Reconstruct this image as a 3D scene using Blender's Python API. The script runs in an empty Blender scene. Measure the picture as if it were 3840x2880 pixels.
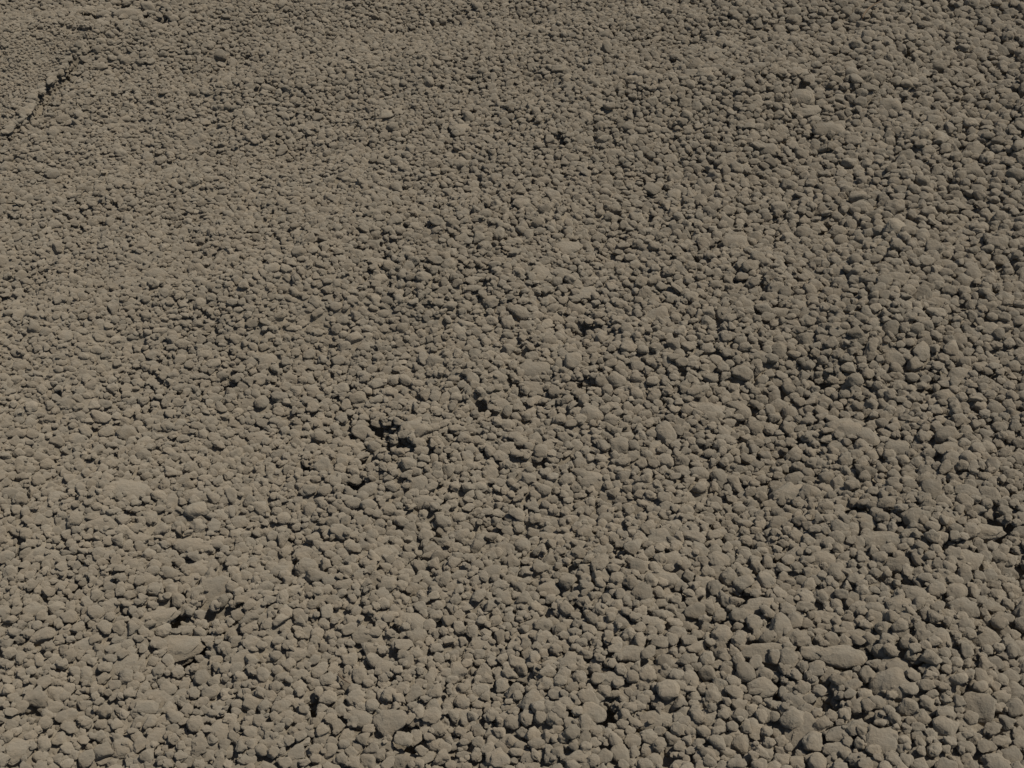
import bpy, bmesh, math, random
import numpy as np
from mathutils import Vector, Matrix, noise

random.seed(7)
rng = np.random.default_rng(7)
scene = bpy.context.scene
C = scene.collection

# ------------------------------------------------------------------ camera
CAM_H = 1.5
PITCH = math.radians(32.0)
VFOV = math.radians(28.0)
TV = math.tan(VFOV / 2)
TH = TV * 4 / 3
cam = bpy.data.cameras.new("camera")
cam.sensor_fit = 'HORIZONTAL'
cam.angle = 2 * math.atan(TH)
cam.clip_start = 0.05
cam.clip_end = 2000
cam_o = bpy.data.objects.new("camera", cam)
cam_o.location = (0, 0, CAM_H)
cam_o.rotation_euler = (math.pi / 2 - PITCH, 0, 0)
C.objects.link(cam_o)
scene.camera = cam_o

# ------------------------------------------------------------------ sky, sun, exposure
SUN_EL = math.radians(63)
SUN_AZ = math.radians(110)        # clockwise from the view direction (+Y)
world = bpy.data.worlds.new("World")
scene.world = world
world.use_nodes = True
wn = world.node_tree.nodes
wl = world.node_tree.links
sky = wn.new('ShaderNodeTexSky')
sky.sky_type = 'NISHITA'
sky.sun_disc = False
sky.sun_elevation = SUN_EL
sky.sun_rotation = SUN_AZ
bg = wn['Background']
bg.inputs['Strength'].default_value = 0.05
wl.new(sky.outputs['Color'], bg.inputs['Color'])

sun = bpy.data.lights.new("sun", 'SUN')
sun.energy = 3.0
sun.angle = math.radians(0.53)
sun.color = (1.0, 0.95, 0.87)
sun_o = bpy.data.objects.new("sun", sun)
sdir = Vector((math.sin(SUN_AZ) * math.cos(SUN_EL), math.cos(SUN_AZ) * math.cos(SUN_EL), math.sin(SUN_EL)))
sun_o.rotation_euler = sdir.to_track_quat('Z', 'Y').to_euler()
sun_o.location = sdir * 20
C.objects.link(sun_o)

vs = scene.view_settings
vs.view_transform = 'Standard'
vs.look = 'None'
vs.exposure = 0.0
vs.gamma = 1.0
vs.use_curve_mapping = False

# ------------------------------------------------------------------ pixel (3840 x 2880) <-> ground
W, Hh = 3840, 2880
CP, SP = math.cos(PITCH), math.sin(PITCH)


def ground_at(px, py, z=0.02):
    u = (px - W / 2) / (W / 2) * TH
    v = (Hh / 2 - py) / (Hh / 2) * TV
    d = Vector((u, CP + v * SP, -SP + v * CP))
    t = (CAM_H - z) / -d.z
    return d.x * t, d.y * t, t          # x, y, depth along the view axis


def pix_of(x, y, z):
    depth = y * CP + (CAM_H - z) * SP
    up = y * SP - (CAM_H - z) * CP
    return W / 2 + x / depth / TH * W / 2, Hh / 2 - up / depth / TV * Hh / 2, depth


# ------------------------------------------------------------------ terrain
def smooth(e0, e1, x):
    t = np.clip((x - e0) / (e1 - e0), 0, 1)
    return t * t * (3 - 2 * t)


_wv = [(rng.uniform(0, 2 * math.pi), rng.uniform(0, 2 * math.pi), w, a) for w, a in
       ((1.5, .011), (1.1, .010), (.75, .008), (.55, .007), (.40, .005), (.30, .004), (.22, .0035), (.17, .003))]

CRACK = np.array([ground_at(px, py, 0.03)[:2] for px, py in
                  ((-60, 545), (40, 478), (116, 418), (174, 350), (231, 302), (290, 258))])


def crack_dist(x, y, line=None):
    line = CRACK if line is None else line
    x = np.asarray(x, float); y = np.asarray(y, float)
    best = np.full(x.shape, 1e9); side = np.zeros(x.shape)
    for (ax, ay), (bx, by) in zip(line[:-1], line[1:]):
        dx, dy = bx - ax, by - ay
        t = np.clip(((x - ax) * dx + (y - ay) * dy) / (dx * dx + dy * dy), 0, 1)
        d = np.hypot(x - ax - t * dx, y - ay - t * dy)
        s = dx * (y - ay) - dy * (x - ax)
        m = d < best
        best = np.where(m, d, best); side = np.where(m, s, side)
    return best, side


def terrain(x, y):
    x = np.asarray(x, float); y = np.asarray(y, float)
    h = np.zeros(np.broadcast(x, y).shape)
    for ph, th, w, a in _wv:
        h = h + 1.4 * a * np.sin((x * math.cos(th) + y * math.sin(th)) * 2 * math.pi / w + ph)
    d, s = crack_dist(x, y)
    near = np.exp(-(d / 0.22) ** 2)
    h = h + np.where(s > 0, 0.030 * near * smooth(.0, .05, d), 0.0) - 0.02 * np.exp(-(d / 0.008) ** 2) - 0.045 * np.exp(-(crack_dist(x, y, CRACK[2:])[0] / 0.014) ** 2)
    far = smooth(6, 12, np.hypot(x, y - 2.5))
    return h * (1 - far)


# ------------------------------------------------------------------ materials
def dust_material(name, base, var, with_tone=True, grain=520.0):
    m = bpy.data.materials.new(name)
    m.use_nodes = True
    n, l = m.node_tree.nodes, m.node_tree.links
    p = n['Principled BSDF']
    p.inputs['Roughness'].default_value = 1.0
    p.inputs['Specular IOR Level'].default_value = 0.08
    p.inputs['Diffuse Roughness'].default_value = 0.9
    geo = n.new('ShaderNodeNewGeometry')
    n1 = n.new('ShaderNodeTexNoise'); n1.inputs['Scale'].default_value = 38; n1.inputs['Detail'].default_value = 5
    n2 = n.new('ShaderNodeTexNoise'); n2.inputs['Scale'].default_value = grain; n2.inputs['Detail'].default_value = 4
    n3 = n.new('ShaderNodeTexNoise'); n3.inputs['Scale'].default_value = 3.0; n3.inputs['Detail'].default_value = 3
    for k in (n1, n2, n3):
        l.new(geo.outputs['Position'], k.inputs['Vector'])
    at = n.new('ShaderNodeAttribute'); at.attribute_type = 'INSTANCER'; at.attribute_name = 'tone'
    # hue: warm dust <-> grey dust, by patches
    mix = n.new('ShaderNodeMix'); mix.data_type = 'RGBA'
    mix.inputs['A'].default_value = (*base, 1); mix.inputs['B'].default_value = (*var, 1)
    r1 = n.new('ShaderNodeMapRange')
    r1.inputs['From Min'].default_value = .35; r1.inputs['From Max'].default_value = .65
    l.new(n1.outputs['Fac'], r1.inputs['Value'])
    l.new(r1.outputs['Result'], mix.inputs['Factor'])
    # value: per stone tone, broad patches, fine grain
    a1 = n.new('ShaderNodeMath'); a1.operation = 'MULTIPLY_ADD'
    a1.inputs[1].default_value = 0.30; a1.inputs[2].default_value = 0.85
    l.new(n2.outputs['Fac'], a1.inputs[0])
    a2 = n.new('ShaderNodeMath'); a2.operation = 'MULTIPLY_ADD'
    a2.inputs[1].default_value = 0.20; a2.inputs[2].default_value = 0.90
    l.new(n3.outputs['Fac'], a2.inputs[0])
    a3 = n.new('ShaderNodeMath'); a3.operation = 'MULTIPLY'
    l.new(a1.outputs[0], a3.inputs[0]); l.new(a2.outputs[0], a3.inputs[1])
    last = a3
    if with_tone:
        a4 = n.new('ShaderNodeMath'); a4.operation = 'MULTIPLY'
        l.new(a3.outputs[0], a4.inputs[0]); l.new(at.outputs['Fac'], a4.inputs[1])
        last = a4
    sc = n.new('ShaderNodeVectorMath'); sc.operation = 'SCALE'
    l.new(mix.outputs['Result'], sc.inputs[0]); l.new(last.outputs[0], sc.inputs['Scale'])
    l.new(sc.outputs['Vector'], p.inputs['Base Color'])
    # relief: pores and dust crumbs
    b1 = n.new('ShaderNodeBump'); b1.inputs['Strength'].default_value = 0.55; b1.inputs['Distance'].default_value = 0.0018
    l.new(n2.outputs['Fac'], b1.inputs['Height'])
    n4 = n.new('ShaderNodeTexNoise'); n4.inputs['Scale'].default_value = 150; n4.inputs['Detail'].default_value = 4
    l.new(geo.outputs['Position'], n4.inputs['Vector'])
    b2 = n.new('ShaderNodeBump'); b2.inputs['Strength'].default_value = 0.7; b2.inputs['Distance'].default_value = 0.0055
    l.new(n4.outputs['Fac'], b2.inputs['Height']); l.new(b1.outputs['Normal'], b2.inputs['Normal'])
    l.new(b2.outputs['Normal'], p.inputs['Normal'])
    return m


BASE = (0.290, 0.242, 0.176)
VAR = (0.270, 0.234, 0.177)
M_STONE = dust_material('dusty_stone', BASE, VAR)
M_GROUND = dust_material('dusty_ground', (0.291, 0.244, 0.176), (0.267, 0.231, 0.175), with_tone=False)

# ------------------------------------------------------------------ stone shapes
def ico(level):
    bm = bmesh.new()
    bmesh.ops.create_icosphere(bm, subdivisions=level, radius=1.0)
    bm.verts.ensure_lookup_table()
    v = np.array([x.co[:] for x in bm.verts])
    v /= np.linalg.norm(v, axis=1)[:, None]
    f = [[q.index for q in fc.verts] for fc in bm.faces]
    bm.free()
    return v, f


ICO = {2: ico(2), 3: ico(3), 4: ico(4), 5: ico(5)}


def rand_dirs(n):
    d = rng.normal(size=(n, 3))
    return d / np.linalg.norm(d, axis=1)[:, None]


def stone_mesh(name, kind, level):
    v, f = ICO[level]
    npl = {'round': 15, 'angular': 8, 'clod': 16, 'slab': 9}[kind]
    soft = {'round': 8.0, 'angular': 22.0, 'clod': 8.0, 'slab': 18.0}[kind]
    nrm = rand_dirs(npl)
    if kind == 'slab':
        nrm = np.vstack([nrm, [[.08, .05, 1], [-.05, .1, -1]]]); npl += 2
        nrm /= np.linalg.norm(nrm, axis=1)[:, None]
    # spread the planes apart a little
    for _ in range(8):
        dlt = nrm[:, None] - nrm[None]
        dd = (dlt ** 2).sum(-1) + .05
        nrm = nrm + .03 * (dlt / dd[..., None] ** 2).sum(1)
        nrm /= np.linalg.norm(nrm, axis=1)[:, None]
    dist = rng.uniform(.68, 1.0, npl)
    c = v @ nrm.T
    inv = np.clip(c, 0, None) / dist                       # 1/r of each plane
    q = soft
    r = ((inv ** q).sum(1) + .4 ** q) ** (-1 / q)
    p = v * r[:, None]
    off = Vector(rng.uniform(-50, 50, 3))
    amp = {'round': (.20, .10), 'angular': (.18, .12), 'clod': (.34, .22), 'slab': (.26, .16)}[kind]
    fr = {'round': (1.5, 3.4), 'angular': (1.6, 4.2), 'clod': (1.8, 3.8), 'slab': (1.5, 4.2)}[kind]
    out = np.empty_like(p)
    for i in range(len(p)):
        P = Vector(p[i])
        k = 1 + amp[0] * noise.noise(P * fr[0] + off) + amp[1] * noise.fractal(P * fr[1] + off, .7, 2.1, 3)
        if kind == 'clod':
            w = noise.voronoi(P * 3.2 + off)[0]
            k += .20 * (.42 - min(w[0], .8))
        out[i] = p[i] * k
    lo, hi = out.min(0), out.max(0)
    out = (out - (lo + hi) / 2) / ((hi - lo) / 2)
    me = bpy.data.meshes.new(name)
    me.from_pydata(out.tolist(), [], f)
    me.polygons.foreach_set('use_smooth', [True] * len(me.polygons))
    me.materials.append(M_STONE)
    return me


LIB_KINDS = ['round'] * 14 + ['angular'] * 14 + ['clod'] * 8 + ['slab'] * 6
LIB = [stone_mesh('stone_shape', k, 3) for k in LIB_KINDS]
KIDX = {k: [i for i, q in enumerate(LIB_KINDS) if q == k] for k in set(LIB_KINDS)}

# ------------------------------------------------------------------ the outstanding stones, read off the photograph
# px, py, width px, height px, kind, yaw, tilt, lift, label
LM = [
    (3087, 2088, 104, 78, 'round', 10, 0, .3), (2985, 2067, 100, 68, 'round', 40, 0, .2),
    (2826, 1949, 90, 72, 'angular', 0, 0, .2), (3630, 2094, 118, 68, 'slab', 20, 10, .5),
    (3544, 2137, 100, 52, 'round', -15, 0, .3), (2907, 2366, 122, 100, 'angular', 20, 15, .4),
    (2884, 2441, 205, 62, 'clod', 0, 0, .3), (2838, 2267, 172, 84, 'clod', 15, 0, .3),
    (3115, 2325, 188, 74, 'slab', -10, 0, .3), (3283, 2325, 66, 96, 'angular', 0, 10, .4),
    (3370, 2290, 106, 100, 'clod', 0, 0, .3), (3408, 2412, 66, 60, 'round', 30, 0, .4),
    (3521, 2406, 72, 118, 'round', 10, 10, .4), (3706, 2389, 124, 88, 'angular', 25, 0, .4),
    (3353, 2539, 152, 112, 'round', -20, 8, .4), (3150, 2475, 176, 88, 'clod', 0, 0, .7),
    (2861, 2562, 104, 82, 'round', 0, 0, .3), (2994, 2603, 106, 78, 'round', -25, 0, .3),
    (3017, 2724, 120, 128, 'slab', -40, 20, .4), (3139, 2736, 104, 64, 'angular', 20, 0, .4),
    (3150, 2792, 118, 66, 'round', 0, 0, .3), (3312, 2776, 150, 146, 'clod', 0, 0, .3),
    (3665, 2650, 120, 106, 'angular', -30, 15, .5), (3806, 2574, 74, 90, 'round', 0, 0, .4),
    (3690, 1975, 150, 70, 'clod', -20, 0, .4), (3330, 2010, 180, 60, 'clod', 5, 0, .4),
    (3240, 1950, 120, 60, 'slab', 20, 0, .4),
    (1546, 2325, 112, 92, 'round', 0, 0, .3), (1454, 2499, 88, 74, 'round', 0, 0, .32),
    (1807, 2412, 106, 76, 'slab', -35, 10, .4), (2136, 2487, 118, 116, 'clod', 0, 0, .4),
    (2055, 2203, 80, 58, 'round', 0, 0, .4), (2374, 2446, 112, 70, 'angular', 0, 0, .4),
    (1830, 2151, 110, 64, 'angular', 10, 0, .3), (2466, 2030, 100, 88, 'angular', 30, 0, .3),
    (2223, 2666, 94, 78, 'angular', 0, 10, .5), (1454, 2695, 122, 100, 'angular', -35, 15, .5),
    (1627, 2643, 76, 66, 'angular', 0, 0, .4), (1355, 2684, 78, 72, 'round', 0, 0, .4),
    (1560, 2752, 46, 108, 'slab', -20, 25, .5), (2466, 2678, 146, 88, 'round', 0, 0, .2),
    (1893, 2690, 66, 64, 'round', 0, 0, .5), (2160, 2816, 118, 70, 'angular', -10, 0, .3),
    (1413, 2076, 192, 100, 'round', 10, 0, .15), (1990, 2340, 84, 62, 'round', 0, 0, .4),
    (2530, 2090, 92, 84, 'round', 0, 0, .3), (2480, 2160, 130, 84, 'clod', 0, 0, .3),
    (2290, 2540, 104, 60, 'slab', 10, 0, .4),
    (810, 2215, 112, 116, 'angular', 15, 25, .4), (683, 2175, 150, 62, 'clod', 20, 15, .35),
    (156, 2053, 152, 128, 'clod', 30, 0, .2), (307, 2412, 116, 84, 'round', 20, 0, .3),
    (579, 2620, 112, 90, 'round', 0, 0, .25), (683, 2609, 110, 88, 'angular', 0, 0, .25),
    (827, 2724, 100, 108, 'round', -15, 0, .25), (579, 2302, 176, 66, 'clod', 12, 0, .4),
    (671, 2412, 176, 120, 'clod', -10, 0, .4), (451, 2475, 106, 88, 'angular', 0, 0, .3),
    (920, 2458, 118, 64, 'round', 30, 0, .4), (723, 2036, 174, 58, 'clod', -12, 0, .5),
    (190, 2597, 106, 78, 'angular', 0, 0, .4), (200, 2650, 70, 70, 'angular', 0, 10, .4),
    (60, 2800, 120, 110, 'clod', 0, 0, .3), (455, 2795, 84, 70, 'round', 0, 0, .4),
    (600, 2755, 84, 56, 'slab', 0, 0, .5), (1110, 2440, 82, 62, 'clod', 0, 0, .4),
    (480, 2285, 10, 10, 'round', 0, 0, .3), (690, 2270, 80, 50, 'angular', 0, 0, .3),
    (960, 2240, 90, 66, 'slab', -30, 0, .4), (1140, 2070, 80, 64, 'angular', 0, 0, .4),
    (375, 1940, 120, 70, 'round', 10, 0, .2), (740, 2130, 86, 70, 'clod', 0, 0, .4),
    (1030, 2765, 100, 60, 'round', 0, 0, .3), (770, 2040, 70, 60, 'angular', 0, 0, .3),
    (451, 1828, 202, 138, 'round', 5, 0, .15), (984, 1631, 90, 90, 'round', 0, 0, .3),
    (1001, 1319, 66, 76, 'round', 0, 0, .3), (631, 1485, 56, 90, 'angular', 0, 20, .4),
    (800, 1488, 64, 54, 'angular', 0, 10, .4), (492, 1070, 140, 74, 'round', 0, 0, .2),
    (640, 1870, 68, 76, 'angular', 0, 0, .4), (730, 1855, 90, 66, 'clod', 0, 0, .4),
    (290, 1640, 76, 54, 'round', 0, 0, .4), (930, 1500, 70, 56, 'slab', -40, 10, .4),
    (2015, 1382, 162, 98, 'clod', 0, 0, .3), (2020, 1012, 82, 72, 'slab', 0, 10, .3),
    (2092, 1006, 102, 52, 'slab', 15, 0, .3), (1555, 1600, 120, 84, 'clod', 0, 0, .3),
    (2084, 1186, 52, 76, 'angular', 0, 10, .4), (2171, 1157, 100, 76, 'angular', 0, 0, .3),
    (2217, 1544, 88, 66, 'round', 0, 0, .4), (2217, 1799, 116, 88, 'round', 0, 0, .3),
    (1860, 1408, 80, 52, 'round', 0, 0, .4), (1995, 1448, 104, 62, 'angular', -20, 0, .4),
    (1675, 1490, 70, 64, 'angular', 0, 0, .4), (1875, 1518, 66, 60, 'round', 0, 0, .4),
    (1560, 1790, 90, 80, 'round', 0, 0, .3), (1650, 1340, 100, 60, 'angular', 0, 0, .3),
    (1845, 1100, 76, 60, 'clod', 0, 0, .4), (2200, 1090, 110, 60, 'slab', 10, 0, .3),
    (2460, 1190, 100, 80, 'angular', 0, 0, .4), (1590, 1862, 130, 60, 'round', 0, 0, .3),
    (3168, 1608, 130, 96, 'clod', 0, 0, .5), (3370, 1678, 116, 72, 'clod', 0, 0, .5),
    (2919, 1524, 70, 52, 'round', 0, 0, .5), (2965, 1851, 146, 92, 'clod', 20, 0, .5),
    (3630, 1851, 112, 72, 'round', -25, 5, .4), (3509, 1134, 140, 68, 'round', 0, 0, .2),
    (3540, 1480, 90, 74, 'angular', 0, 0, .4), (3600, 1400, 86, 80, 'clod', 0, 0, .4),
    (2920, 1165, 90, 72, 'angular', 10, 0, .4), (2786, 1145, 78, 66, 'round', 0, 0, .4),
    (3150, 1885, 100, 60, 'slab', 0, 0, .3), (2780, 1540, 70, 60, 'round', 0, 0, .4),
    (3470, 1770, 70, 76, 'angular', 0, 0, .4), (3560, 1680, 100, 60, 'slab', 0, 0, .4),
    (2660, 1530, 110, 70, 'clod', 0, 0, .4), (3360, 1050, 110, 60, 'clod', 0, 0, .4),
    (3006, 341, 98, 68, 'clod', -20, 0, .5), (3104, 489, 122, 72, 'clod', 0, 0, .5),
    (3330, 393, 92, 68, 'clod', 0, 0, .5), (3029, 399, 104, 42, 'slab', 8, 0, .5),
    (3648, 556, 78, 60, 'angular', 0, 0, .5), (3231, 770, 80, 54, 'round', 0, 0, .4),
    (2757, 903, 116, 80, 'clod', 0, 0, .4), (2595, 300, 72, 54, 'angular', 0, 0, .4),
    (3250, 490, 120, 46, 'clod', -8, 0, .4), (3197, 525, 62, 50, 'angular', 0, 0, .4),
    (2690, 200, 84, 46, 'clod', 0, 0, .4), (2985, 280, 84, 34, 'slab', -8, 0, .4),
    (3310, 110, 70, 40, 'angular', -30, 0, .4), (2880, 560, 90, 56, 'clod', 0, 0, .4),
    (1731, 475, 76, 48, 'slab', 10, 0, .4), (2119, 920, 106, 54, 'slab', 0, 0, .4),
    (1442, 585, 58, 32, 'slab', 0, 0, .5), (1995, 920, 70, 46, 'round', 0, 0, .3),
    (1850, 620, 90, 36, 'clod', -25, 0, .5), (2300, 555, 90, 52, 'clod', 0, 0, .3),
    (480, 78, 110, 46, 'clod', 0, 0, .6), (590, 95, 70, 34, 'clod', 0, 0, .6),
    (330, 60, 60, 34, 'clod', 0, 0, .6), (620, 25, 90, 40, 'clod', 0, 0, .6),
    (1000, 165, 56, 34, 'round', 0, 0, .3), (720, 530, 52, 34, 'angular', 0, 0, .4),
    (660, 635, 90, 44, 'clod', 0, 0, .4), (620, 285, 44, 26, 'angular', 0, 0, .4),
]
LM = [l for l in LM if l[2] > 20]

# ------------------------------------------------------------------ laying the gravel: stones dropped one by one on a height field
RES = 0.003
X0, X1, Y0, Y1 = -2.1, 2.1, 0.95, 5.25
GW, GH = int((X1 - X0) / RES), int((Y1 - Y0) / RES)
xs = X0 + (np.arange(GW) + .5) * RES
ys = Y0 + (np.arange(GH) + .5) * RES
HX, HY = np.meshgrid(xs, ys)
BASEH = terrain(HX, HY).astype(np.float32)
H = BASEH.copy()
OWN = np.full(H.shape, -1, np.int32)
MARGIN = 0.40


def inside(x, y):
    hw = TH * (y * CP + CAM_H * SP) + MARGIN
    return (np.abs(x) < hw) & (y > Y0 + .06) & (y < Y1 - .06) & (np.abs(x) < X1 - .06)


def mean_d(x, y):
    px, py, _ = pix_of(x, y, 0.02)
    u = np.clip(px / W, -.2, 1.2); v = np.clip(py / Hh, -.2, 1.2)
    top = smooth(.75, .0, v)
    d = .0156 + .0026 * (u - .5)
    d = d + top * (-.0002 * smooth(.75, .15, u) + .0080 * smooth(.55, .95, u))
    cd0, cs0 = crack_dist(x, y)
    fine = np.where(cs0 > 0, smooth(.30, .16, cd0), 0)
    rough = np.exp(-((px - 480) / 240) ** 2 - ((py - 50) / 90) ** 2)
    return d * (1 - .45 * fine) * (1 + .45 * rough)


# hollows between the stones, read off the photograph (px, py, half width px)
HOLLOWS = [(640, 2285, 28), (750, 2275, 20), (870, 2290, 18), (610, 2395, 26), (700, 2470, 30), (470, 2340, 24), (1400, 1560, 40),
           (1560, 1690, 40), (1690, 1650, 34), (1380, 1700, 30), (1330, 1560, 24), (1458, 1597, 60), (1493, 1670, 50), (1632, 1701, 40), (1146, 1736, 34), (1337, 1814, 40), (805, 2300, 38),
           (677, 2340, 40), (729, 2413, 44), (1535, 2745, 44), (2240, 2720, 70), (2222, 1440, 44), (2170, 1198, 46),
           (2917, 1866, 48), (3194, 1927, 44), (3715, 1996, 56), (3090, 1397, 36), (2700, 903, 30), (3403, 2240, 46),
           (3177, 2535, 80), (3628, 2690, 60), (3472, 2440, 44), (3402, 2587, 40), (2778, 2270, 36), (3090, 2700, 40),
           (3576, 2118, 50), (2986, 350, 40), (2604, 950, 40), (2448, 703, 34), (3240, 2760, 36), (2880, 2620, 36),
           (520, 114, 34), (570, 84, 40), (440, 40, 40), (610, 120, 34), (330, 96, 36), (470, 14, 34), (545, 34, 34), (385, 70, 30), (500, 60, 30), (280, 50, 30), (640, 60, 30),
           (1290, 250, 24), (1690, 120, 26), (700, 440, 26), (860, 1430, 30), (1800, 1500, 34), (2050, 1700, 36),
           (3530, 1560, 40), (3710, 1400, 40), (3400, 1250, 34), (3600, 820, 34), (3300, 640, 34), (2100, 560, 30),
           (1180, 2640, 40), (1950, 2560, 40), (120, 2700, 44), (300, 2210, 36), (200, 1500, 30), (2300, 2100, 40)]
PIT = np.zeros(H.shape, bool); PITW = np.zeros(H.shape, bool)
for hx_, hy_, hw_ in HOLLOWS:
    qx, qy, qd = ground_at(hx_, hy_, .03)
    r_ = hw_ * qd * 2 * TH / W
    an_ = random.uniform(-.6, .6)
    gi_, gj_, gn_ = int((qx - X0) / RES), int((qy - Y0) / RES), int(r_ * 1.6 / RES) + 2
    w_ = (slice(max(gj_ - gn_, 0), gj_ + gn_), slice(max(gi_ - gn_, 0), gi_ + gn_))
    dx_, dy_ = HX[w_] - qx, HY[w_] - qy
    U_ = dx_ * math.cos(an_) + dy_ * math.sin(an_); V_ = -dx_ * math.sin(an_) + dy_ * math.cos(an_)
    e_ = (U_ / (r_ * 1.3)) ** 2 + (V_ / (r_ * .95)) ** 2 + .45 * np.sin(dx_ * 160 + hx_) * np.sin(dy_ * 130 + hy_) - .12
    PIT[w_] |= e_ < 1.0
    PITW[w_] |= e_ < 1.5
CD, CS_ = crack_dist(HX, HY)
CD2 = crack_dist(HX, HY, CRACK[2:])[0] + .006 * np.sin(HX * 90) * np.sin(HY * 70)
PIT |= (CD < .007) | (CD2 < .007)
PITW |= (CD < .009) | (CD2 < .011)


PAT = {}


def pattern(a, b, yaw):
    ka = int(round(math.log(a) * 14)); kb = int(round(math.log(b) * 14)); ky = int(round(yaw / (math.pi / 8))) % 8
    key = (ka, kb, ky)
    if key not in PAT:
        A, B, Yw = math.exp(ka / 14), math.exp(kb / 14), ky * math.pi / 8
        n = int(math.ceil(max(A, B) / RES))
        g = np.arange(-n, n + 1) * RES
        X, Y = np.meshgrid(g, g)
        U = (X * math.cos(Yw) + Y * math.sin(Yw)) / A
        V = (-X * math.sin(Yw) + Y * math.cos(Yw)) / B
        q = 1 - U * U - V * V
        ok = q > 0
        if not ok.any():
            ok[n, n] = True; q[n, n] = 1
        s = np.where(ok, np.sqrt(np.clip(q, 0, 1)), -1e6).astype(np.float32)
        PAT[key] = (n, s, ok)
    return PAT[key]


stones = []   # x, y, z, a, b, c, yaw, tilt, shape, tone


def drop(x, y, a, b, c, yaw, shape, tone, cands, lim, sink, tilt=0.0):
    n, s, ok = pattern(a, b, yaw)
    best = None
    cs = c * s
    for k in range(cands):
        if k == 0:
            cx, cy = x, y
        else:
            cx, cy = x + random.uniform(-1, 1) * a * 2.6, y + random.uniform(-1, 1) * a * 2.6
        i, j = int((cx - X0) / RES), int((cy - Y0) / RES)
        if i < n or j < n or i >= GW - n or j >= GH - n:
            continue
        if a < .02 and PIT[j, i]:
            continue
        z = float((H[j - n:j + n + 1, i - n:i + n + 1] + cs).max()) - float(BASEH[j, i])
        if best is None or z < best[0]:
            best = (z, i, j)
    if best is None:
        return False
    z, i, j = best
    if z > lim:
        return False
    z += float(BASEH[j, i]) - sink * c
    sl = (slice(j - n, j + n + 1), slice(i - n, i + n + 1))
    up = z + cs
    P, O = H[sl], OWN[sl]
    m = ok & (up > P)
    P[m] = up[m]; O[m] = len(stones)
    stones.append((X0 + (i + .5) * RES, Y0 + (j + .5) * RES, z, a, b, c, yaw, tilt, shape, tone))
    return True


# 1. the outstanding ones, at their places
LAYER = 0.033
LM_USED = []
for (px, py, w, h, kind, yaw, tilt, lift) in LM:
    x, y, dep = ground_at(px, py, 0.035 + float(terrain(*ground_at(px, py)[:2])))
    m_per_px = dep * 2 * TH / W
    el = math.atan2(CAM_H, y)
    a = w * m_per_px / 2 * .95
    # the height seen is the ellipse's depth and thickness together
    flat = {'round': .72, 'angular': .70, 'clod': .66, 'slab': .42}[kind]
    hh = h * m_per_px / 2 * .95
    b = min(max(hh / math.sqrt(math.sin(el) ** 2 + (flat * math.cos(el)) ** 2), a * .5), a * 1.45)
    c = flat * min(a, b) * (1.0 if kind == 'slab' else 1.08)
    i, j = int((x - X0) / RES), int((y - Y0) / RES)
    if not (20 < i < GW - 20 and 20 < j < GH - 20):
        continue
    yw = math.radians(yaw)
    n, s, ok = pattern(a, b, yw)
    z = float(BASEH[j, i]) + LAYER - c * (1 - 1.6 * lift)
    sl = (slice(j - n, j + n + 1), slice(i - n, i + n + 1))
    if H[sl].shape != s.shape:
        continue
    up = z + c * s
    P, O = H[sl], OWN[sl]
    m = ok & (up > P)
    P[m] = up[m]; O[m] = len(stones)
    stones.append((x, y, z, a, b, c, yw, math.radians(tilt), random.choice(KIDX[kind]), random.uniform(.95, 1.06)))
    LM_USED.append((px, py))
NLM = len(stones)


def scatter(count):
    pts = []
    while len(pts) < count:
        x = rng.uniform(X0, X1, 4000); y = rng.uniform(Y0, Y1, 4000)
        k = inside(x, y) & (rng.uniform(0, 1, 4000) < (.0110 / mean_d(x, y)) ** 2)
        x, y = x[k], y[k]
        pu, pv, _ = pix_of(x, y, .02)
        lfc = smooth(.95, .1, np.clip(pu / W, 0, 1)) * (.45 + .55 * smooth(1.0, .2, np.clip(pv / Hh, 0, 1)))
        pts += list(zip(x.tolist(), y.tolist(), mean_d(x, y).tolist(), lfc.tolist()))
    return pts[:count]


def any_stone(x, y, d, cands, lim):
    q = random.random()
    kind = 'round' if q < .20 else 'angular' if q < .52 else 'clod' if q < .94 else 'slab'
    a = d / 2 * random.uniform(.95, 1.24)
    b = d / 2 * random.uniform(.80, 1.08)
    c = d / 2 * random.uniform(.62, .92) * (.62 if kind == 'slab' else 1)
    return drop(x, y, a, b, c, random.uniform(0, math.pi), random.choice(KIDX[kind]),
                min(max(random.gauss(1.0, .065), .82), 1.16), cands, lim, .36, random.gauss(0, .30))


N1 = 145000
for x, y, md_, lf_ in scatter(N1):
    d = md_ * math.exp(random.gauss(-.02, .24))
    d = min(d, .040)
    any_stone(x, y, d, 5, .036 + d * .25)


def box_blur(A, r):
    for ax in (0, 1):
        P = np.pad(A, [(r + 1, r) if q == ax else (0, 0) for q in (0, 1)], mode='edge')
        cs = np.cumsum(P, axis=ax, dtype=np.float64)
        A = (np.take(cs, range(2 * r + 1, P.shape[ax]), ax) - np.take(cs, range(0, P.shape[ax] - 2 * r - 1), ax)) / (2 * r + 1)
    return A


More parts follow.
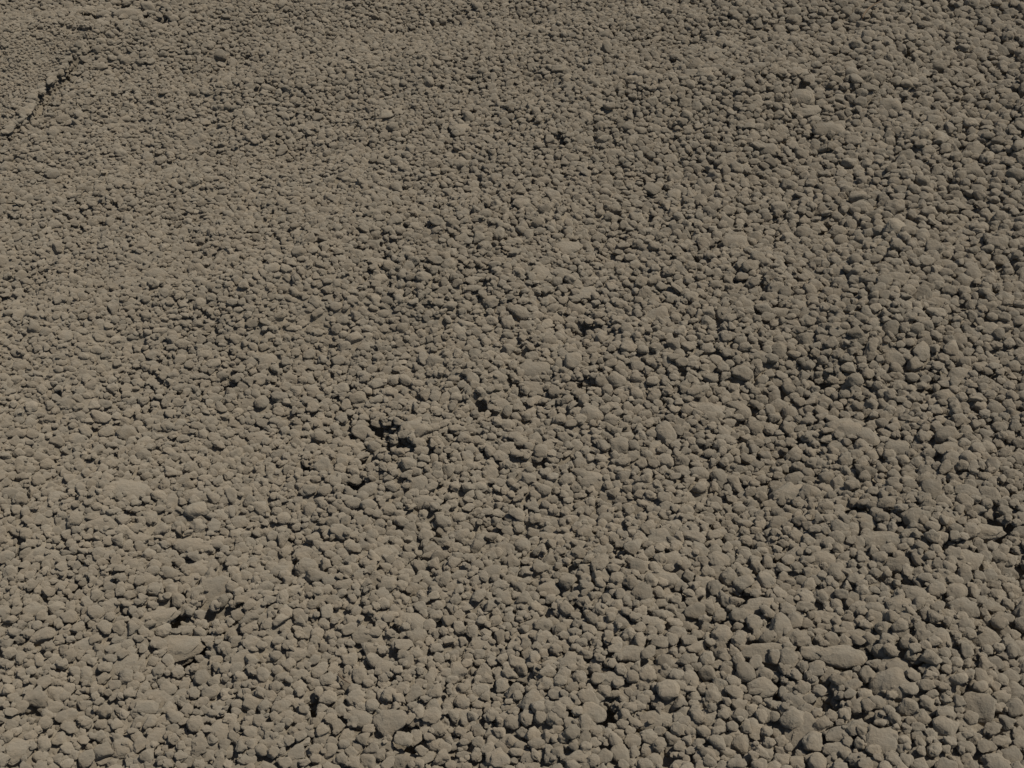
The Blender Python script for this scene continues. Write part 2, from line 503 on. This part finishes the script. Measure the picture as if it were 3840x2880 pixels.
# the broken crust along the crack: flat pieces jutting out over it
for (ax_, ay_), (bx_, by_) in zip(CRACK[1:-1], CRACK[2:]):
    L_ = math.hypot(bx_ - ax_, by_ - ay_); ux_, uy_ = (bx_ - ax_) / L_, (by_ - ay_) / L_
    for t_ in np.arange(0, L_, .012):
        o_ = random.uniform(.010, .032)
        qx, qy = ax_ + ux_ * t_ - uy_ * o_, ay_ + uy_ * t_ + ux_ * o_
        zb_ = float(terrain(qx - uy_ * .06, qy + ux_ * .06)) + .017 + random.uniform(-.006, .004)
        stones.append((qx, qy, zb_, random.uniform(.007, .015), random.uniform(.007, .013), random.uniform(.005, .009),
                       math.atan2(uy_, ux_) + random.uniform(-.3, .3), random.gauss(0, .22), random.choice(KIDX['angular'] + KIDX['clod']), random.uniform(.98, 1.06)))

# dust and earth packed between the stones, following their shapes: thick in patches at the left, thin at the right
EXC = np.clip((H - BASEH).astype(np.float64), 0, .07)
SOFT = .55 * box_blur(box_blur(EXC, 2), 2) + .45 * box_blur(box_blur(EXC, 5), 5)
pxg, pyg, _ = pix_of(HX, HY, 0.02)
lf = smooth(.98, .1, np.clip(pxg / W, 0, 1)) * (.55 + .45 * smooth(1.0, .2, np.clip(pyg / Hh, 0, 1)))
patch = box_blur(rng.normal(0, 1, H.shape), 30); patch = box_blur(patch, 22); patch /= patch.std()
FILL = SOFT - np.clip(.0094 - .0082 * lf - .0024 * patch, -.0005, .015) - .009 * np.exp(-((pxg - 480) / 240) ** 2 - ((pyg - 50) / 90) ** 2)
pm_ = smooth(.25, .85, box_blur(PITW.astype(np.float64), 3))
FILL = FILL * (1 - pm_) - .035 * pm_
Hs = H.copy()
np.maximum(H, (BASEH + FILL).astype(np.float32), out=H)

# fines: settle into the joints, many at the left, few at the right
for x, y, md_, lf_ in scatter(50000):
    if random.random() > .30 + .70 * lf_:
        continue
    d = random.uniform(.0045, .0100)
    any_stone(x, y, d, 3, .042)

# ------------------------------------------------------------------ ground sheet: the earth packed between the stones, level terrain further out
def spaced(lo, hi, step, far):
    core = list(np.arange(lo, hi + 1e-6, step))
    up, s, x = [], step, core[-1]
    while x < far:
        s *= 1.28; x += s; up.append(x)
    dn, s, x = [], step, core[0]
    while x > -far:
        s *= 1.28; x -= s; dn.append(x)
    return np.array(dn[::-1] + core + up)


gx, gy = spaced(X0, X1, 0.0052, 400), spaced(Y0, Y1, 0.0052, 400)
GX, GY = np.meshgrid(gx, gy)
gz = terrain(GX, GY)

core = (GX > X0 + .01) & (GX < X1 - .01) & (GY > Y0 + .01) & (GY < Y1 - .01)
ci_, cj_ = np.clip(((GX - X0) / RES).astype(int), 0, GW - 1), np.clip(((GY - Y0) / RES).astype(int), 0, GH - 1)
gz = gz + np.where(core & inside(GX, GY), np.clip(FILL[cj_, ci_], -.05, .06), .018 * (1 - smooth(9, 14, np.hypot(GX, GY - 2.5))))
nx, ny = len(gx), len(gy)
ii = (np.arange(ny - 1)[:, None] * nx + np.arange(nx - 1)[None, :]).ravel()
gf = np.stack([ii, ii + 1, ii + nx + 1, ii + nx], 1)
gm = bpy.data.meshes.new('ground')
gm.from_pydata(np.stack([GX.ravel(), GY.ravel(), gz.ravel()], 1).tolist(), [], gf.tolist())
gm.polygons.foreach_set('use_smooth', [True] * len(gm.polygons))
gm.materials.append(M_GROUND)
ground = bpy.data.objects.new('ground', gm)
ground['kind'] = 'structure'
C.objects.link(ground)

S = np.array([s[:8] for s in stones], float)
shape = np.array([s[8] for s in stones]); tone = np.array([s[9] for s in stones])
area = np.bincount(OWN[OWN >= 0].ravel(), minlength=len(stones)) * RES * RES
px, py, dep = pix_of(S[:, 0], S[:, 1], S[:, 2])
el = np.arctan2(CAM_H, S[:, 1])
seen = area * np.sin(el) / dep ** 2 * (W / 2 / TH) ** 2        # rough visible pixels in the photograph
inview = (px > 12) & (px < W - 12) & (py > 12) & (py < Hh - 12)
score = np.where(inview, seen, -1)
score[:NLM] += 1e7 * inview[:NLM]
order = np.argsort(-score)
single = set(order[:300].tolist())

# ------------------------------------------------------------------ single stones
REFS = {
    (3353, 2539): 'the biggest lower right boulder', (3150, 2475): 'the overhanging lower right clod',
    (3115, 2325): 'the long lower right slab', (3521, 2406): 'the upright lower right oval',
    (3312, 2776): 'the broad bottom right clod', (3017, 2724): 'the tilted bottom right slab',
    (3087, 2088): 'the round right side boulder', (2907, 2366): 'the wedge shaped lower right stone',
    (3665, 2650): 'the tilted right edge block', (3630, 2094): 'the flat right edge slab',
    (1546, 2325): 'the wide lower middle ball', (1454, 2499): 'the smooth lower middle ball',
    (2136, 2487): 'the lumpy lower middle clod', (1454, 2695): 'the angular bottom middle block',
    (2466, 2678): 'the wide bottom middle boulder', (1413, 2076): 'the smooth lower middle mound',
    (2055, 2203): 'the small lower middle ball', (1807, 2412): 'the tilted lower middle slab',
    (810, 2215): 'the tilted lower left block', (683, 2175): 'the long lower left clod',
    (156, 2053): 'the broad left edge clod', (307, 2412): 'the rounded lower left boulder',
    (579, 2620): 'the smooth bottom left stone', (671, 2412): 'the crumbly lower left clod',
    (579, 2302): 'the log shaped lower left clod', (60, 2800): 'the bottom left corner clod',
    (451, 1828): 'the big left side mound', (1001, 1319): 'the narrow left side stone',
    (492, 1070): 'the wide left side stone', (631, 1485): 'the upright left side wedge',
    (2015, 1382): 'the pitted middle clod', (1555, 1600): 'the overhanging middle clod',
    (2092, 1006): 'the flat middle slab', (2217, 1799): 'the wide middle boulder',
    (2084, 1186): 'the upright middle block', (3168, 1608): 'the lumpy right side clod',
    (3630, 1851): 'the oval right side pebble', (3509, 1134): 'the low right side mound',
    (2965, 1851): 'the tall right side clod', (2920, 1165): 'the angular right side stone',
    (3104, 489): 'the big upper right boulder', (3006, 341): 'the lumpy upper right clod',
    (3648, 556): 'the angular upper right stone', (3231, 770): 'the rounded upper right stone',
    (1731, 475): 'the flat upper middle slab', (1850, 620): 'the long upper middle clod',
    (480, 78): 'the big upper left clod', (660, 635): 'the lumpy upper left clod',
}
ref_of = {}
for i, l in enumerate(LM_USED):
    if (l[0], l[1]) in REFS and i in single:
        ref_of[i] = REFS[(l[0], l[1])]
SHAPE_WORD = {'round': 'rounded', 'angular': 'angular', 'clod': 'lumpy', 'slab': 'flat'}
DIRS = ['to the right of', 'to the upper right of', 'above', 'to the upper left of',
        'to the left of', 'to the lower left of', 'below', 'to the lower right of']
ORD = ['', 'second', 'third', 'fourth', 'fifth', 'sixth', 'seventh', 'eighth', 'ninth', 'tenth']
label_of, bins = {}, {}
for i in single:
    if i in ref_of:
        label_of[i] = ref_of[i][4:] + ', dusty grey brown, sunk in the gravel'
        continue
    r = min(ref_of, key=lambda q: (px[q] - px[i]) ** 2 + (py[q] - py[i]) ** 2)
    dx, dy = px[i] - px[r], -(py[i] - py[r])
    dr = DIRS[int(round(math.atan2(dy, dx) / (math.pi / 4))) % 8]
    words = [SHAPE_WORD[LIB_KINDS[shape[i]]]]
    if S[i, 3] > 1.35 * S[i, 4]:
        words.insert(0, 'long')
    if tone[i] > 1.05:
        words.insert(0, 'pale')
    elif tone[i] < .95:
        words.insert(0, 'dull')
    bins.setdefault((' '.join(words), dr, ref_of[r]), []).append((dx * dx + dy * dy, i))
for (w, dr, rf), lst in bins.items():
    for k, (_, i) in enumerate(sorted(lst)):
        label_of[i] = ('dusty ' if len(w.split()) < 3 and not k else '') + w + ' stone, ' + (ORD[k] + ' one ' if k else '') + dr + ' ' + rf
rest_i = np.array([i for i in range(len(stones)) if i not in single])
for i in sorted(single):
    x, y, z, a, b, c, yaw, tilt = S[i]
    o = bpy.data.objects.new('stone', LIB[shape[i]])
    o.location = (x, y, z)
    o.rotation_euler = (tilt, tilt * .4, yaw)
    o.scale = (a * 1.19, b * 1.19, c * 1.15)
    o['tone'] = float(tone[i])
    o['category'] = 'stone'
    o['group'] = 'larger stones lying in the gravel'
    o['label'] = label_of[i]
    C.objects.link(o)

# ------------------------------------------------------------------ the rest of the gravel: one thing nobody could count
R = S[rest_i]
rot = np.stack([R[:, 7], rng.normal(0, .2, len(R)), R[:, 6]], 1)
scl = R[:, 3:6] * np.array([1.19, 1.19, 1.15])
pos = R[:, :3]
sh = shape[rest_i]; tn = tone[rest_i]
# beyond the part in view the gravel goes on, laid loosely
N = 120000
ox = rng.uniform(-4.2, 4.2, N); oy = rng.uniform(-.6, 8.8, N)
k = ~inside(ox, oy)
ox, oy = ox[k], oy[k]
od = .025 * np.exp(rng.normal(0, .27, len(ox)))
oz = terrain(ox, oy) + rng.uniform(.012, .032, len(ox))
pos = np.vstack([pos, np.stack([ox, oy, oz], 1)])
rot = np.vstack([rot, np.stack([rng.normal(0, .25, len(ox)), rng.normal(0, .25, len(ox)), rng.uniform(0, 6.28, len(ox))], 1)])
scl = np.vstack([scl, np.stack([od * .72, od * .56, od * .45], 1)])
sh = np.concatenate([sh, rng.integers(0, len(LIB), len(ox))])
tn = np.concatenate([tn, np.clip(rng.normal(1, .055, len(ox)), .84, 1.14)])

gmesh = bpy.data.meshes.new('gravel')
gmesh.vertices.add(len(pos))
gmesh.vertices.foreach_set('co', pos.astype(np.float32).ravel())
for nm, ty, key, arr in (('rot', 'FLOAT_VECTOR', 'vector', rot), ('scl', 'FLOAT_VECTOR', 'vector', scl),
                         ('shape', 'INT', 'value', sh), ('tone', 'FLOAT', 'value', tn)):
    at = gmesh.attributes.new(nm, ty, 'POINT')
    at.data.foreach_set(key, np.ascontiguousarray(arr.astype(np.int32 if ty == 'INT' else np.float32)).ravel())
gravel = bpy.data.objects.new('gravel', gmesh)
gravel['kind'] = 'stuff'
gravel['label'] = 'dusty grey brown gravel covering the whole ground'
gravel['category'] = 'gravel'
C.objects.link(gravel)

lib_col = bpy.data.collections.new('stone_shapes')
for i, me in enumerate(LIB):
    so = bpy.data.objects.new('stone_shape_%02d' % i, me)
    lib_col.objects.link(so)
ng = bpy.data.node_groups.new('gravel_stones', 'GeometryNodeTree')
ng.interface.new_socket('Geometry', in_out='INPUT', socket_type='NodeSocketGeometry')
ng.interface.new_socket('Geometry', in_out='OUTPUT', socket_type='NodeSocketGeometry')
N_, L_ = ng.nodes, ng.links
gi, go = N_.new('NodeGroupInput'), N_.new('NodeGroupOutput')
ci = N_.new('GeometryNodeCollectionInfo')
ci.inputs['Collection'].default_value = lib_col
ci.inputs['Separate Children'].default_value = True
ci.inputs['Reset Children'].default_value = True
iop = N_.new('GeometryNodeInstanceOnPoints')
iop.inputs['Pick Instance'].default_value = True
L_.new(gi.outputs[0], iop.inputs['Points'])
L_.new(ci.outputs[0], iop.inputs['Instance'])


def named(nm, ty):
    q = N_.new('GeometryNodeInputNamedAttribute'); q.data_type = ty
    q.inputs['Name'].default_value = nm
    return q.outputs['Attribute']


L_.new(named('shape', 'INT'), iop.inputs['Instance Index'])
e2r = N_.new('FunctionNodeEulerToRotation')
L_.new(named('rot', 'FLOAT_VECTOR'), e2r.inputs[0])
L_.new(e2r.outputs[0], iop.inputs['Rotation'])
L_.new(named('scl', 'FLOAT_VECTOR'), iop.inputs['Scale'])
L_.new(iop.outputs[0], go.inputs[0])
md = gravel.modifiers.new('gravel_stones', 'NODES')
md.node_group = ng

# ------------------------------------------------------------------ dry plant bits lying on the stones
M_TWIG = bpy.data.materials.new('dry_twig')
M_TWIG.use_nodes = True
tn_, tl_ = M_TWIG.node_tree.nodes, M_TWIG.node_tree.links
tb = tn_['Principled BSDF']; tb.inputs['Roughness'].default_value = .9
tz = tn_.new('ShaderNodeTexNoise'); tz.inputs['Scale'].default_value = 260
tr = tn_.new('ShaderNodeValToRGB')
tr.color_ramp.elements[0].color = (.10, .065, .035, 1); tr.color_ramp.elements[1].color = (.22, .16, .10, 1)
tg = tn_.new('ShaderNodeNewGeometry')
tl_.new(tg.outputs['Position'], tz.inputs['Vector']); tl_.new(tz.outputs['Fac'], tr.inputs['Fac'])
tl_.new(tr.outputs['Color'], tb.inputs['Base Color'])


def twig(p0, p1, rad, bend, name, label):
    a0, a1 = np.array(ground_at(*p0, .045)[:2]), np.array(ground_at(*p1, .045)[:2])
    nseg, ns = 8, 7
    dv = a1 - a0; nv = np.array([-dv[1], dv[0]])
    xy = [a0 + dv * t + nv * bend * math.sin(t * math.pi) for t in np.linspace(0, 1, nseg + 1)]
    top = []
    for q in xy:
        i, j = int((q[0] - X0) / RES), int((q[1] - Y0) / RES)
        top.append(float(H[max(j - 2, 0):j + 3, max(i - 2, 0):i + 3].max()))
    # rests on the highest stones under it
    k = np.polyfit(range(nseg + 1), top, 1)
    line = np.polyval(k, range(nseg + 1)); line += max(np.array(top) - line) + rad * .8
    v, f = [], []
    d3 = Vector((*(dv / np.linalg.norm(dv)), 0)); sd = Vector((-d3.y, d3.x, 0))
    for t, (q, z) in enumerate(zip(xy, line)):
        r = rad * (1 - .5 * t / nseg) * random.uniform(.9, 1.1)
        for u in range(ns):
            an = u / ns * 2 * math.pi
            off = sd * math.cos(an) * r + Vector((0, 0, 1)) * math.sin(an) * r
            v.append((q[0] + off.x, q[1] + off.y, z + off.z))
    for t in range(nseg):
        for u in range(ns):
            f.append((t * ns + u, t * ns + (u + 1) % ns, (t + 1) * ns + (u + 1) % ns, (t + 1) * ns + u))
    f.append(tuple(range(ns))[::-1]); f.append(tuple(range(nseg * ns, nseg * ns + ns)))
    me = bpy.data.meshes.new(name); me.from_pydata(v, [], f)
    me.polygons.foreach_set('use_smooth', [True] * len(me.polygons)); me.materials.append(M_TWIG)
    o = bpy.data.objects.new(name, me); o['label'] = label; o['category'] = 'twig'
    C.objects.link(o)


twig((3234, 66), (3302, 22), .0035, .08, 'twig', 'short brown twig among the stones near the upper right edge')
twig((1268, 2520), (1312, 2562), .0016, -.05, 'straw', 'thin dry straw on the stones left of the smooth lower middle ball')
